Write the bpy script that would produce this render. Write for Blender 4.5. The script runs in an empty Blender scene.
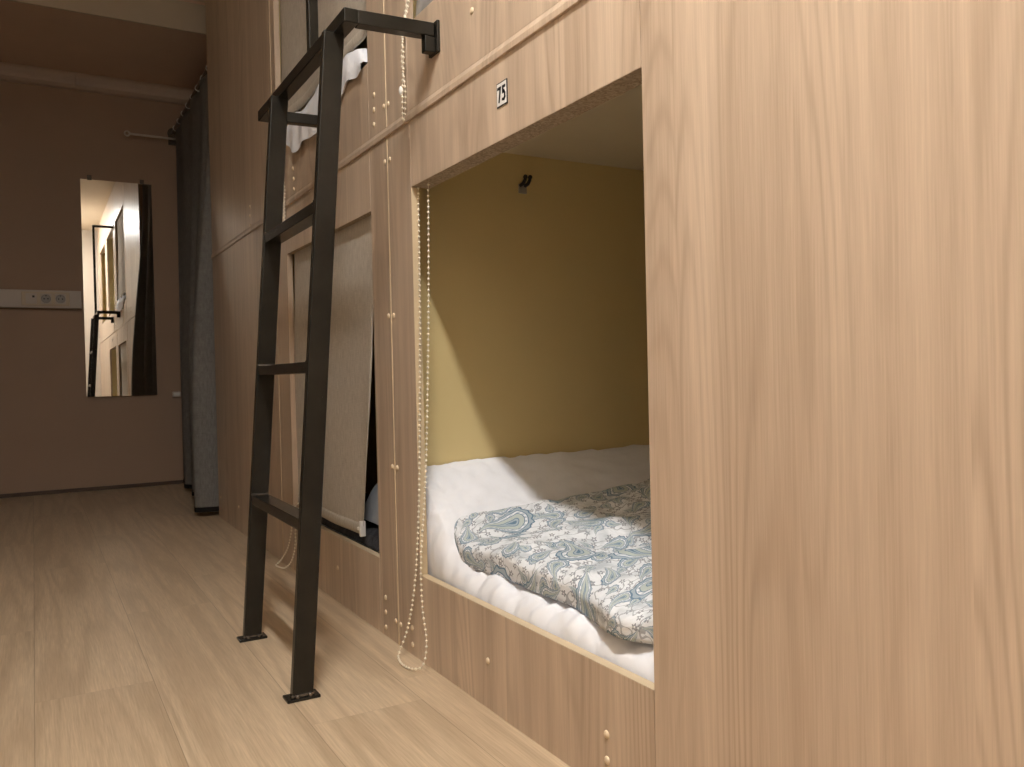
import bpy, bmesh, math, random
from mathutils import Vector, Matrix, noise

random.seed(7)
scene = bpy.context.scene
C = scene.collection
PI = math.pi

# ------------------------------------------------------------------ helpers
WL = {}                                   # world location of every object's origin


def V(*a):
    return Vector(a)


def add_box(bm, lo, hi, bev=0.0, mi=0):
    x0, y0, z0 = lo
    x1, y1, z1 = hi
    vs = [bm.verts.new(p) for p in ((x0, y0, z0), (x1, y0, z0), (x1, y1, z0), (x0, y1, z0),
                                    (x0, y0, z1), (x1, y0, z1), (x1, y1, z1), (x0, y1, z1))]
    fs = [bm.faces.new([vs[i] for i in q]) for q in
          ((0, 3, 2, 1), (4, 5, 6, 7), (0, 1, 5, 4), (1, 2, 6, 5), (2, 3, 7, 6), (3, 0, 4, 7))]
    for f in fs:
        f.material_index = mi
    if bev > 0:
        es = list({e for f in fs for e in f.edges})
        bmesh.ops.bevel(bm, geom=es, offset=bev, segments=2, affect='EDGES', profile=0.5)
    return fs


def add_bar(bm, p0, p1, side, w, h, bev=0.0, mi=0):
    """rectangular bar from p0 to p1, w along `side`, h across."""
    p0, p1 = Vector(p0), Vector(p1)
    d = (p1 - p0).normalized()
    s = Vector(side)
    s = (s - d * s.dot(d)).normalized()
    u = d.cross(s)
    vs = []
    for p in (p0, p1):
        for a, b in ((-1, -1), (1, -1), (1, 1), (-1, 1)):
            vs.append(bm.verts.new(p + s * a * w / 2 + u * b * h / 2))
    fs = [bm.faces.new([vs[i] for i in q]) for q in
          ((3, 2, 1, 0), (4, 5, 6, 7), (0, 1, 5, 4), (1, 2, 6, 5), (2, 3, 7, 6), (3, 0, 4, 7))]
    for f in fs:
        f.material_index = mi
    bmesh.ops.recalc_face_normals(bm, faces=fs)
    if bev > 0:
        es = list({e for f in fs for e in f.edges})
        bmesh.ops.bevel(bm, geom=es, offset=bev, segments=2, affect='EDGES', profile=0.5)


def add_cyl(bm, p0, p1, r0, r1=None, n=16, cap=True):
    r1 = r0 if r1 is None else r1
    p0, p1 = Vector(p0), Vector(p1)
    d = (p1 - p0).normalized()
    s = d.orthogonal().normalized()
    u = d.cross(s)
    A, B = [], []
    for i in range(n):
        a = 2 * PI * i / n
        o = s * math.cos(a) + u * math.sin(a)
        A.append(bm.verts.new(p0 + o * r0))
        B.append(bm.verts.new(p1 + o * r1))
    for i in range(n):
        j = (i + 1) % n
        bm.faces.new((A[i], A[j], B[j], B[i])).smooth = True
    if cap:
        bm.faces.new(A[::-1])
        bm.faces.new(B)


def add_tube(bm, pts, r, n=8, closed=False):
    pts = [Vector(p) for p in pts]
    rings = []
    m = len(pts)
    ref = None
    for i, p in enumerate(pts):
        a = pts[(i - 1) % m] if (closed or i > 0) else p
        b = pts[(i + 1) % m] if (closed or i < m - 1) else p
        d = (b - a).normalized()
        if ref is None:
            ref = d.orthogonal().normalized()
        ref = (ref - d * ref.dot(d)).normalized()
        u = d.cross(ref)
        rings.append([bm.verts.new(p + (ref * math.cos(2 * PI * k / n) + u * math.sin(2 * PI * k / n)) * r)
                      for k in range(n)])
    for i in range(m if closed else m - 1):
        A, B = rings[i], rings[(i + 1) % m]
        for k in range(n):
            j = (k + 1) % n
            bm.faces.new((A[k], A[j], B[j], B[k])).smooth = True
    if not closed:
        bm.faces.new(rings[0][::-1])
        bm.faces.new(rings[-1])


def add_ball(bm, c, r, seg=8, rings=5, sc=(1, 1, 1)):
    m = Matrix.Translation(Vector(c)) @ Matrix.Diagonal((sc[0], sc[1], sc[2], 1))
    res = bmesh.ops.create_uvsphere(bm, u_segments=seg, v_segments=rings, radius=r, matrix=m)
    for v in res['verts']:
        for f in v.link_faces:
            f.smooth = True


def add_grid(bm, fn, nu, nv, smooth=True, mi=0):
    """surface fn(u, v) with u, v in 0..1; returns the vertex table."""
    T = [[bm.verts.new(fn(i / nu, j / nv)) for j in range(nv + 1)] for i in range(nu + 1)]
    for i in range(nu):
        for j in range(nv):
            f = bm.faces.new((T[i][j], T[i + 1][j], T[i + 1][j + 1], T[i][j + 1]))
            f.smooth = smooth
            f.material_index = mi
    return T


def part(name, bm, mats, parent=None, label=None):
    """link the bmesh (world coordinates) as ONE mesh object."""
    base = WL.get(parent.name, Vector()) if parent else Vector()
    bm.normal_update()
    if parent is None:
        # origin at the base centre
        xs = [v.co.x for v in bm.verts]
        ys = [v.co.y for v in bm.verts]
        zs = [v.co.z for v in bm.verts]
        base = Vector(((min(xs) + max(xs)) / 2, (min(ys) + max(ys)) / 2, min(zs)))
    for v in bm.verts:
        v.co -= base
    me = bpy.data.meshes.new(name)
    bm.to_mesh(me)
    bm.free()
    for m in (mats if isinstance(mats, (list, tuple)) else [mats]):
        me.materials.append(m)
    o = bpy.data.objects.new(name, me)
    C.objects.link(o)
    if parent:
        o.parent = parent
    else:
        o.location = base
    WL[o.name] = base.copy()
    if label:
        o['label'] = label
    return o


def tag(o, label, cat, group=None, kind=None):
    o['label'] = label
    o['category'] = cat
    if group:
        o['group'] = group
    if kind:
        o['kind'] = kind
    return o


def thing(name, label, cat, loc, group=None):
    o = bpy.data.objects.new(name, None)
    o.empty_display_size = 0.1
    C.objects.link(o)
    o.location = loc
    WL[o.name] = Vector(loc)
    return tag(o, label, cat, group)


def struct(name, bm, mats, label=None, cat=None):
    o = part(name, bm, mats)
    o['kind'] = 'structure'
    if label:
        o['label'] = label
    if cat:
        o['category'] = cat
    return o


def boxpart(name, lo, hi, mats, parent, bev=0.0008, label=None):
    bm = bmesh.new()
    add_box(bm, lo, hi, bev)
    return part(name, bm, mats, parent, label)


# ------------------------------------------------------------------ materials
class NT:
    def __init__(self, name):
        self.m = bpy.data.materials.new(name)
        self.m.use_nodes = True
        self.t = self.m.node_tree
        self.t.nodes.clear()
        self.out = self.t.nodes.new('ShaderNodeOutputMaterial')
        self.b = self.t.nodes.new('ShaderNodeBsdfPrincipled')
        self.t.links.new(self.b.outputs[0], self.out.inputs[0])

    def n(self, typ, **kw):
        nd = self.t.nodes.new(typ)
        for k, v in kw.items():
            setattr(nd, k, v)
        return nd

    def l(self, a, b):
        self.t.links.new(a, b)

    def put(self, sock, v):
        if hasattr(v, 'is_output') or hasattr(v, 'links'):
            self.l(v, sock)
        else:
            sock.default_value = v

    def math(self, op, a, b=0.0, c=0.0, clamp=False):
        nd = self.n('ShaderNodeMath', operation=op, use_clamp=clamp)
        self.put(nd.inputs[0], a)
        self.put(nd.inputs[1], b)
        self.put(nd.inputs[2], c)
        return nd.outputs[0]

    def pos(self):
        g = self.n('ShaderNodeNewGeometry')
        s = self.n('ShaderNodeSeparateXYZ')
        self.l(g.outputs['Position'], s.inputs[0])
        return s.outputs[0], s.outputs[1], s.outputs[2]

    def comb(self, x, y, z):
        c = self.n('ShaderNodeCombineXYZ')
        self.put(c.inputs[0], x)
        self.put(c.inputs[1], y)
        self.put(c.inputs[2], z)
        return c.outputs[0]

    def noise(self, vec, scale, detail=3.0, rough=0.5, dist=0.0):
        nd = self.n('ShaderNodeTexNoise')
        self.l(vec, nd.inputs['Vector'])
        nd.inputs['Scale'].default_value = scale
        nd.inputs['Detail'].default_value = detail
        nd.inputs['Roughness'].default_value = rough
        nd.inputs['Distortion'].default_value = dist
        return nd.outputs['Fac']

    def ramp(self, fac, stops):
        r = self.n('ShaderNodeValToRGB')
        el = r.color_ramp.elements
        while len(el) < len(stops):
            el.new(0.5)
        for e, (p, c) in zip(el, stops):
            e.position = p
            e.color = (*c, 1) if len(c) == 3 else c
        self.l(fac, r.inputs[0])
        return r.outputs[0]

    def mix(self, fac, a, b, blend='MIX'):
        nd = self.n('ShaderNodeMix', data_type='RGBA', blend_type=blend)
        self.put(nd.inputs[0], fac)
        for i, v in ((6, a), (7, b)):
            if isinstance(v, tuple):
                nd.inputs[i].default_value = (*v, 1) if len(v) == 3 else v
            else:
                self.l(v, nd.inputs[i])
        return nd.outputs[2]

    def bump(self, h, strength=0.2, dist=0.002):
        b = self.n('ShaderNodeBump')
        b.inputs['Strength'].default_value = strength
        b.inputs['Distance'].default_value = dist
        self.l(h, b.inputs['Height'])
        self.l(b.outputs[0], self.b.inputs['Normal'])

    def base(self, v):
        s = self.b.inputs['Base Color']
        if isinstance(v, tuple):
            s.default_value = (*v, 1)
        else:
            self.l(v, s)

    def set(self, rough=None, metal=None, spec=None):
        if rough is not None:
            self.put(self.b.inputs['Roughness'], rough)
        if metal is not None:
            self.b.inputs['Metallic'].default_value = metal
        if spec is not None:
            self.b.inputs['Specular IOR Level'].default_value = spec


def srgb(r, g, b):
    f = lambda c: (c / 255 / 12.92) if c / 255 <= 0.04045 else ((c / 255 + 0.055) / 1.055) ** 2.4
    return (f(r), f(g), f(b))


def plain(name, col, rough=0.6, metal=0.0, spec=0.5, var=0.06, scale=6.0, bump=0.0, bscale=200.0):
    t = NT(name)
    x, y, z = t.pos()
    v = t.comb(x, y, z)
    nz = t.noise(v, scale, 4.0, 0.6)
    dark = tuple(c * (1 - var) for c in col)
    light = tuple(min(1, c * (1 + var)) for c in col)
    t.base(t.ramp(nz, [(0.3, dark), (0.7, light)]))
    t.set(rough, metal, spec)
    if bump:
        t.bump(t.noise(v, bscale, 2.0), bump, 0.001)
    return t.m


def laminate(name, light, dark, line, seed=0.0, pw=0.21, rough=0.34, strength=1.0):
    """printed oak laminate, grain upright, made of printed planks pw wide."""
    t = NT(name)
    x, y, z = t.pos()
    u = t.math('ADD', t.math('ADD', y, t.math('MULTIPLY', x, 1.0)), seed)
    q = t.math('DIVIDE', t.math('ADD', u, t.math('MULTIPLY', t.noise(t.comb(u, z, 0), 0.7, 0), 0.0)), pw)
    pid = t.math('FLOOR', q)
    wn = t.n('ShaderNodeTexWhiteNoise', noise_dimensions='1D')
    t.l(pid, wn.inputs['W'])
    rnd = wn.outputs['Value']
    # shift every plank along its grain
    zz = t.math('ADD', z, t.math('MULTIPLY', rnd, 7.0))
    # cathedral rings: contour lines of a strongly stretched noise
    field = t.noise(t.comb(t.math('MULTIPLY', u, 5.5), t.math('MULTIPLY', zz, 0.55), t.math('MULTIPLY', rnd, 13.0)), 1.0, 1.2, 0.4)
    wob = t.noise(t.comb(t.math('MULTIPLY', u, 40.0), t.math('MULTIPLY', zz, 1.6), 3.0), 1.0, 2.0)
    ring = t.math('SINE', t.math('ADD', t.math('MULTIPLY', field, 150.0), t.math('MULTIPLY', wob, 5.0)))
    ring = t.math('POWER', t.math('MULTIPLY_ADD', ring, 0.5, 0.5), 2.6)
    patch = t.noise(t.comb(t.math('MULTIPLY', u, 9.0), t.math('MULTIPLY', zz, 0.5), 9.0), 1.0, 1.0)
    patch = t.math('MULTIPLY', t.math('SUBTRACT', patch, 0.36), 3.0, clamp=True)
    streak = t.noise(t.comb(t.math('MULTIPLY', u, 34.0), t.math('MULTIPLY', zz, 0.45), 1.0), 1.0, 3.0, 0.6)
    broad = t.noise(t.comb(t.math('MULTIPLY', u, 11.0), t.math('MULTIPLY', zz, 0.3), 5.0), 1.0, 2.0, 0.5)
    pore = t.noise(t.comb(t.math('MULTIPLY', u, 420.0), t.math('MULTIPLY', zz, 9.0), 2.0), 1.0, 2.0, 0.6)
    k = t.math('MULTIPLY', t.math('SUBTRACT', streak, 0.5), 1.15)
    k = t.math('ADD', k, t.math('MULTIPLY', t.math('SUBTRACT', broad, 0.5), 1.1))
    k = t.math('ADD', k, t.math('MULTIPLY', t.math('SUBTRACT', rnd, 0.5), 0.22))
    k = t.math('ADD', k, t.math('MULTIPLY', t.math('SUBTRACT', pore, 0.5), 0.75))
    k = t.math('MULTIPLY_ADD', k, strength, 0.5, clamp=True)
    col = t.ramp(k, [(0.0, dark), (1.0, light)])
    rl = t.math('MULTIPLY', t.math('MULTIPLY', ring, patch), 0.50 * strength)
    col = t.mix(rl, col, line)
    t.base(col)
    t.set(rough, 0, 0.45)
    t.bump(pore, 0.05, 0.0006)
    return t.m


def floor_mat():
    t = NT('oak_floor_laminate')
    x, y, z = t.pos()
    pw, pl = 0.2245, 1.38
    q = t.math('DIVIDE', t.math('ADD', x, 0.014), pw)
    row = t.math('FLOOR', q)
    fx = t.math('SUBTRACT', q, row)
    w1 = t.n('ShaderNodeTexWhiteNoise', noise_dimensions='1D')
    t.l(row, w1.inputs['W'])
    p = t.math('ADD', t.math('DIVIDE', y, pl), t.math('MULTIPLY', w1.outputs['Value'], 1.0))
    colm = t.math('FLOOR', p)
    fy = t.math('SUBTRACT', p, colm)
    w2 = t.n('ShaderNodeTexWhiteNoise', noise_dimensions='2D')
    t.l(t.comb(row, colm, 0), w2.inputs['Vector'])
    rnd = w2.outputs['Value']
    yy = t.math('ADD', y, t.math('MULTIPLY', rnd, 11.0))
    xx = t.math('ADD', x, t.math('MULTIPLY', rnd, 3.0))
    streak = t.noise(t.comb(t.math('MULTIPLY', xx, 60.0), t.math('MULTIPLY', yy, 1.6), 1.0), 1.0, 3.0, 0.6)
    field = t.noise(t.comb(t.math('MULTIPLY', xx, 8.0), t.math('MULTIPLY', yy, 0.5), t.math('MULTIPLY', rnd, 9.0)), 1.0, 1.5, 0.45)
    ring = t.math('SINE', t.math('ADD', t.math('MULTIPLY', field, 48.0), t.math('MULTIPLY', streak, 3.0)))
    ring = t.math('POWER', t.math('MULTIPLY_ADD', ring, 0.5, 0.5), 2.0)
    streak = t.noise(t.comb(t.math('MULTIPLY', xx, 60.0), t.math('MULTIPLY', yy, 1.6), 1.0), 1.0, 3.0, 0.6)
    pore = t.noise(t.comb(t.math('MULTIPLY', xx, 300.0), t.math('MULTIPLY', yy, 10.0), 2.0), 1.0, 2.0, 0.6)
    k = t.math('MULTIPLY', t.math('SUBTRACT', streak, 0.5), 0.9)
    k = t.math('ADD', k, t.math('MULTIPLY', t.math('SUBTRACT', rnd, 0.5), 0.30))
    k = t.math('ADD', k, t.math('MULTIPLY', t.math('SUBTRACT', pore, 0.5), 1.3))
    k = t.math('ADD', k, 0.5, clamp=True)
    col = t.ramp(k, [(0.0, FL_D), (1.0, FL_L)])
    col = t.mix(t.math('MULTIPLY', ring, 0.40), col, FL_R)
    ex = t.math('MULTIPLY', t.math('MINIMUM', fx, t.math('SUBTRACT', 1.0, fx)), pw)
    ey = t.math('MULTIPLY', t.math('MINIMUM', fy, t.math('SUBTRACT', 1.0, fy)), pl)
    gap = t.math('ADD', t.math('MULTIPLY', t.math('LESS_THAN', ex, 0.0008), 0.8), t.math('MULTIPLY', t.math('LESS_THAN', ey, 0.0006), 0.35))
    col = t.mix(t.math('MULTIPLY', gap, 0.55), col, (0.10, 0.06, 0.03))
    t.base(col)
    t.set(t.math('MULTIPLY_ADD', streak, 0.15, 0.26), 0, 0.5)
    t.bump(t.math('SUBTRACT', t.math('MULTIPLY', pore, 0.4), gap), 0.12, 0.001)
    return t.m


FL_L = (0.70, 0.555, 0.385)
FL_D = (0.43, 0.32, 0.205)
FL_R = (0.37, 0.265, 0.165)
OAK_L = (0.70, 0.56, 0.425)
OAK_D = (0.43, 0.325, 0.235)
OAK_R = (0.36, 0.26, 0.18)

M_floor = floor_mat()
M_oak = laminate('oak_laminate', OAK_L, OAK_D, OAK_R, 0.0)
M_oak2 = laminate('oak_laminate_board', OAK_L, OAK_D, OAK_R, 3.37, pw=0.5)
M_panel = laminate('oak_laminate_panel', OAK_L, OAK_D, OAK_R, 0.195, pw=0.2, strength=0.95)
M_edge = plain('pale_edge_band', (0.62, 0.50, 0.33), 0.45, var=0.05, scale=30)
M_yellow = plain('pale_yellow_paint', (0.68, 0.55, 0.275), 0.62, var=0.03, scale=2.5, bump=0.05, bscale=160)
M_deck = plain('pod_ceiling_board', (0.60, 0.52, 0.36), 0.6, var=0.03)
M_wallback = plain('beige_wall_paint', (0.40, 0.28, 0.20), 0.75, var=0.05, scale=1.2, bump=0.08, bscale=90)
M_wall = plain('cream_wall_paint', (0.48, 0.42, 0.35), 0.75, var=0.03, scale=1.5)
M_ceil = plain('ceiling_paint', (0.66, 0.58, 0.46), 0.85, var=0.03, scale=3)
M_soffit = plain('soffit_paint', (0.82, 0.62, 0.49), 0.8, var=0.04, scale=2)
M_base = plain('dark_skirting', (0.09, 0.055, 0.035), 0.5, var=0.1)
M_cap = plain('cream_plastic_cap', (0.78, 0.64, 0.45), 0.4, var=0.02)
M_plastic = plain('white_plastic', (0.78, 0.76, 0.72), 0.4, var=0.02)
M_dark = plain('dark_hole', (0.015, 0.013, 0.012), 0.6, var=0.1)
M_cord = plain('chain_cord', (0.70, 0.62, 0.48), 0.6, var=0.05)
M_bead = plain('cream_bead', (0.90, 0.83, 0.68), 0.3, var=0.03)
M_brass = plain('dark_hook_metal', (0.10, 0.08, 0.06), 0.45, 0.7, var=0.2, scale=60)
M_grey = plain('grey_plastic', (0.35, 0.33, 0.30), 0.45, var=0.1, scale=80)
M_black = plain('printed_black', (0.012, 0.012, 0.013), 0.5, var=0.05)
M_white = plain('printed_card', (0.83, 0.82, 0.80), 0.5, var=0.01)


def steel_mat():
    t = NT('black_painted_steel')
    x, y, z = t.pos()
    v = t.comb(x, y, z)
    n1 = t.noise(v, 22.0, 4.0, 0.65)
    n2 = t.noise(v, 240.0, 2.0, 0.6)
    col = t.ramp(n1, [(0.2, (0.011, 0.0098, 0.0078)), (0.8, (0.019, 0.017, 0.0132))])
    chip = t.math('GREATER_THAN', n2, 0.80)
    t.base(t.mix(t.math('MULTIPLY', chip, 0.5), col, (0.5, 0.47, 0.42)))
    t.set(t.math('MULTIPLY_ADD', n1, 0.06, 0.22), 0.0, 0.35)
    return t.m


def weld_mat():
    return plain('scuffed_steel', (0.16, 0.14, 0.12), 0.25, 0.8, var=0.4, scale=90)


def fabric_mat(name, a, b, sc=900.0, rough=0.9):
    t = NT(name)
    x, y, z = t.pos()
    h = t.noise(t.comb(t.math('MULTIPLY', t.math('ADD', x, y), 160.0), t.math('MULTIPLY', z, 26.0), 0.0), 1.0, 3.0, 0.7)
    w = t.noise(t.comb(t.math('MULTIPLY', t.math('ADD', x, y), 30.0), t.math('MULTIPLY', z, 700.0), 4.0), 1.0, 2.0, 0.7)
    k = t.math('ADD', t.math('MULTIPLY', h, 0.6), t.math('MULTIPLY', w, 0.4))
    t.base(t.ramp(k, [(0.3, a), (0.7, b)]))
    t.set(rough, 0, 0.2)
    t.bump(k, 0.12, 0.0003)
    return t.m


def cloth_mat(name, col, scale=14.0, bump=0.25, var=0.03):
    t = NT(name)
    x, y, z = t.pos()
    v = t.comb(x, y, z)
    nz = t.noise(v, scale, 3.0, 0.6, 0.4)
    t.base(t.ramp(nz, [(0.3, tuple(c * (1 - var) for c in col)), (0.7, tuple(min(1, c * (1 + var)) for c in col))]))
    t.set(0.9, 0, 0.15)
    t.bump(nz, bump, 0.006)
    return t.m


def chipboard_mat():
    t = NT('raw_chipboard_edge')
    x, y, z = t.pos()
    vo = t.n('ShaderNodeTexVoronoi')
    t.l(t.comb(x, y, z), vo.inputs['Vector'])
    vo.inputs['Scale'].default_value = 260.0
    sep = t.n('ShaderNodeSeparateColor')
    t.l(vo.outputs['Color'], sep.inputs[0])
    t.base(t.ramp(sep.outputs[0], [(0.0, (0.25, 0.19, 0.13)), (1.0, (0.46, 0.37, 0.27))]))
    t.set(0.9, 0, 0.2)
    t.bump(sep.outputs[1], 0.5, 0.001)
    return t.m


def paisley_mat():
    """white cotton printed with blue-grey paisleys and small grey flowers (uses the cloth's own UVs, in metres)."""
    t = NT('paisley_cotton')
    uvn = t.n('ShaderNodeUVMap')
    sp = t.n('ShaderNodeSeparateXYZ')
    t.l(uvn.outputs[0], sp.inputs[0])
    U, W = sp.outputs[0], sp.outputs[1]
    wob = t.noise(t.comb(U, W, 0), 30.0, 2.0)
    wob2 = t.noise(t.comb(U, W, 7.7), 30.0, 2.0)
    Ud = t.math('ADD', U, t.math('MULTIPLY', t.math('SUBTRACT', wob, 0.5), 0.009))
    Wd = t.math('ADD', W, t.math('MULTIPLY', t.math('SUBTRACT', wob2, 0.5), 0.009))

    def cells(scale, off, jit):
        vo = t.n('ShaderNodeTexVoronoi', voronoi_dimensions='2D')
        t.l(t.comb(t.math('ADD', Ud, off), Wd, 0), vo.inputs['Vector'])
        vo.inputs['Scale'].default_value = scale
        vo.inputs['Randomness'].default_value = jit
        s = t.n('ShaderNodeSeparateXYZ')
        t.l(vo.outputs['Position'], s.inputs[0])
        sc = t.n('ShaderNodeSeparateColor')
        t.l(vo.outputs['Color'], sc.inputs[0])
        dx = t.math('SUBTRACT', t.math('ADD', Ud, off), s.outputs[0])
        dy = t.math('SUBTRACT', Wd, s.outputs[1])
        return dx, dy, sc.outputs[0], sc.outputs[1], sc.outputs[2]

    def teardrop(scale, off, jit, size):
        dx, dy, r, g, b = cells(scale, off, jit)
        ang = t.math('MULTIPLY', r, 6.283)
        ca, sa = t.math('COSINE', ang), t.math('SINE', ang)
        px = t.math('DIVIDE', t.math('ADD', t.math('MULTIPLY', dx, ca), t.math('MULTIPLY', dy, sa)), size)
        py = t.math('DIVIDE', t.math('SUBTRACT', t.math('MULTIPLY', dy, ca), t.math('MULTIPLY', dx, sa)), size)
        # round head, tail narrowing along a bent centre line
        tail = t.math('MAXIMUM', t.math('MULTIPLY', t.math('ADD', py, -0.55), -1.0), 0.0)
        hy = t.math('MAXIMUM', t.math('ADD', py, -0.55), 0.0)
        cxl = t.math('MULTIPLY', t.math('MULTIPLY', tail, tail), 0.30)
        qx = t.math('ABSOLUTE', t.math('SUBTRACT', px, cxl))
        wd = t.math('MAXIMUM', t.math('SUBTRACT', 1.0, t.math('DIVIDE', tail, 2.0)), 0.02)
        ex = t.math('DIVIDE', qx, t.math('POWER', wd, 0.8))
        d = t.math('SQRT', t.math('ADD', t.math('MULTIPLY', ex, ex), t.math('MULTIPLY', hy, hy)))
        d = t.math('ADD', d, t.math('MULTIPLY', tail, 0.16))
        th = t.math('ARCTAN2', px, t.math('ADD', py, 0.2))
        return d, th, g

    WHITE = (0.80, 0.83, 0.87)
    BLUE = (0.15, 0.235, 0.325)
    PALE = (0.39, 0.47, 0.54)
    GREEN = (0.50, 0.56, 0.54)
    GREY = (0.23, 0.25, 0.28)
    # little flowers and leaves all over
    dx, dy, r, g, b = cells(46.0, 2.3, 0.9)
    d1 = t.math('MULTIPLY', t.math('SQRT', t.math('ADD', t.math('MULTIPLY', dx, dx), t.math('MULTIPLY', dy, dy))), 64.0)
    th1 = t.math('ARCTAN2', dx, dy)
    pet = t.math('MULTIPLY_ADD', t.math('SINE', t.math('MULTIPLY_ADD', th1, 5.0, t.math('MULTIPLY', r, 9.0))), 0.12, 0.34)
    fl = t.math('LESS_THAN', d1, pet)
    hole = t.math('LESS_THAN', d1, 0.13)
    fl = t.math('MULTIPLY', t.math('SUBTRACT', fl, hole), t.math('GREATER_THAN', g, 0.10))
    col = t.mix(t.math('MULTIPLY', fl, 0.85), WHITE, GREY)
    vine = t.noise(t.comb(U, W, 3.0), 26.0, 1.0)
    vl = t.math('LESS_THAN', t.math('ABSOLUTE', t.math('SUBTRACT', vine, 0.5)), 0.014)
    col = t.mix(t.math('MULTIPLY', vl, 0.65), col, GREY)
    blot = t.noise(t.comb(U, W, 11.0), 20.0, 2.0)
    bl = t.math('MULTIPLY', t.math('SUBTRACT', blot, 0.50), 6.0, clamp=True)
    col = t.mix(t.math('MULTIPLY', bl, 0.6), col, (0.36, 0.41, 0.45))

    def stamp(col, d, th, g, keep):
        on = t.math('GREATER_THAN', g, keep)
        edge = t.math('MULTIPLY_ADD', t.math('SINE', t.math('MULTIPLY', th, 18.0)), 0.05, 1.06)
        ring = lambda a: t.math('MULTIPLY', t.math('LESS_THAN', d, a), on)
        col = t.mix(t.math('MULTIPLY', t.math('LESS_THAN', d, edge), on), col, BLUE)
        edge2 = t.math('MULTIPLY_ADD', t.math('SINE', t.math('MULTIPLY', th, 18.0)), 0.05, 0.97)
        col = t.mix(t.math('MULTIPLY', t.math('LESS_THAN', d, edge2), on), col, PALE)
        col = t.mix(ring(0.80), col, BLUE)
        col = t.mix(ring(0.74), col, WHITE)
        dots = t.math('GREATER_THAN', t.math('SINE', t.math('MULTIPLY', th, 26.0)), 0.0)
        col = t.mix(t.math('MULTIPLY', t.math('MULTIPLY', ring(0.70), dots), 0.8), col, PALE)
        col = t.mix(ring(0.58), col, BLUE)
        col = t.mix(ring(0.53), col, GREEN)
        col = t.mix(ring(0.26), col, BLUE)
        col = t.mix(ring(0.21), col, PALE)
        col = t.mix(ring(0.10), col, BLUE)
        return col

    d, th, g = teardrop(19.0, 1.7, 0.7, 0.0115)
    col = stamp(col, d, th, g, 0.25)
    d, th, g = teardrop(11.5, 5.1, 0.6, 0.021)
    col = stamp(col, d, th, g, 0.10)
    d, th, g = teardrop(6.0, 0.37, 0.55, 0.042)
    col = stamp(col, d, th, g, 0.0)
    t.base(col)
    t.set(0.9, 0, 0.15)
    x, y, z = t.pos()
    t.bump(t.noise(t.comb(x, y, z), 24.0, 4.0, 0.62, 0.9), 0.55, 0.010)
    return t.m


M_steel = steel_mat()
M_weld = weld_mat()
M_blind = fabric_mat('linen_blind_fabric', (0.40, 0.36, 0.30), (0.66, 0.61, 0.53))
M_curtain = fabric_mat('charcoal_curtain_fabric', (0.24, 0.235, 0.22), (0.44, 0.43, 0.41))
M_sheet = cloth_mat('white_cotton', (0.85, 0.87, 0.92), 16.0, 0.45)
M_greysheet = cloth_mat('grey_blue_cotton', (0.40, 0.42, 0.45), 14.0, 0.3)
M_greycloth = cloth_mat('grey_cotton', (0.30, 0.29, 0.275), 14.0, 0.4, 0.25)
M_darkcloth = cloth_mat('black_bedding', (0.045, 0.045, 0.05), 40.0, 0.6, 0.5)
M_chip = chipboard_mat()
M_paisley = paisley_mat()

M_mirror = NT('mirror_glass')
M_mirror.base((0.86, 0.87, 0.86))
M_mirror.set(0.012, 1.0)
M_mirror = M_mirror.m

lampmat = NT('lamp_diffuser')
lampmat.b.inputs['Emission Color'].default_value = (1.0, 0.972, 0.935, 1)
lampmat.b.inputs['Emission Strength'].default_value = 198.0
lampmat.base((0.8, 0.8, 0.8))
M_lamp = lampmat.m

# ------------------------------------------------------------------ room shell
FX = 0.75                                # face of the sleeping pods
YB, YR = 5.61, -0.60                     # end wall of the corridor, wall behind the photographer
XL, XR = -0.40, 2.86
ZC = 2.66

bm = bmesh.new(); add_box(bm, (XL - 0.1, YR - 0.1, -0.10), (XR + 0.1, YB + 0.1, 0.0))
struct('floor', bm, M_floor, 'pale oak laminate floor of long boards', 'floor')
bm = bmesh.new(); add_box(bm, (XL - 0.1, YR - 0.1, ZC), (XR + 0.1, YB + 0.1, ZC + 0.1))
struct('ceiling', bm, M_ceil, 'dim cream ceiling over the corridor', 'ceiling')
bm = bmesh.new(); add_box(bm, (XL - 0.1, YB, 0.0), (XR + 0.1, YB + 0.1, ZC))
struct('wall_back', bm, M_wallback, 'dim beige end wall holding the mirror and sockets', 'wall')
bm = bmesh.new(); add_box(bm, (XL - 0.1, YR - 0.1, 0.0), (XR + 0.1, YR, ZC))
struct('wall_front', bm, M_wall, 'cream wall behind the camera seen in the mirror', 'wall')
bm = bmesh.new(); add_box(bm, (XL - 0.1, YR, 0.0), (XL, YB, ZC))
struct('wall_left', bm, M_wall, 'cream left wall of the corridor', 'wall')
bm = bmesh.new(); add_box(bm, (XR, YR, 0.0), (XR + 0.1, YB, ZC))
struct('wall_right', bm, M_wall, 'wall behind the sleeping pods', 'wall')
# lowered soffit over the far end with its lit fascia
bm = bmesh.new()
add_box(bm, (XL, 4.66, 2.492), (XR, YB, ZC), 0.002)
struct('trim_1', bm, M_soffit, 'lowered ceiling soffit over the far end of the corridor', 'soffit')
bm = bmesh.new(); add_box(bm, (XL, 4.648, 2.488), (XR, 4.66, 2.64), 0.001)
struct('trim_2', bm, M_ceil, 'pale upright fascia along the lowered soffit edge', 'fascia')
bm = bmesh.new(); add_box(bm, (XL, YB - 0.012, 0.0), (XR, YB, 0.022), 0.001)
struct('baseboard_back', bm, M_base, 'thin dark skirting under the end wall', 'skirting')
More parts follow.
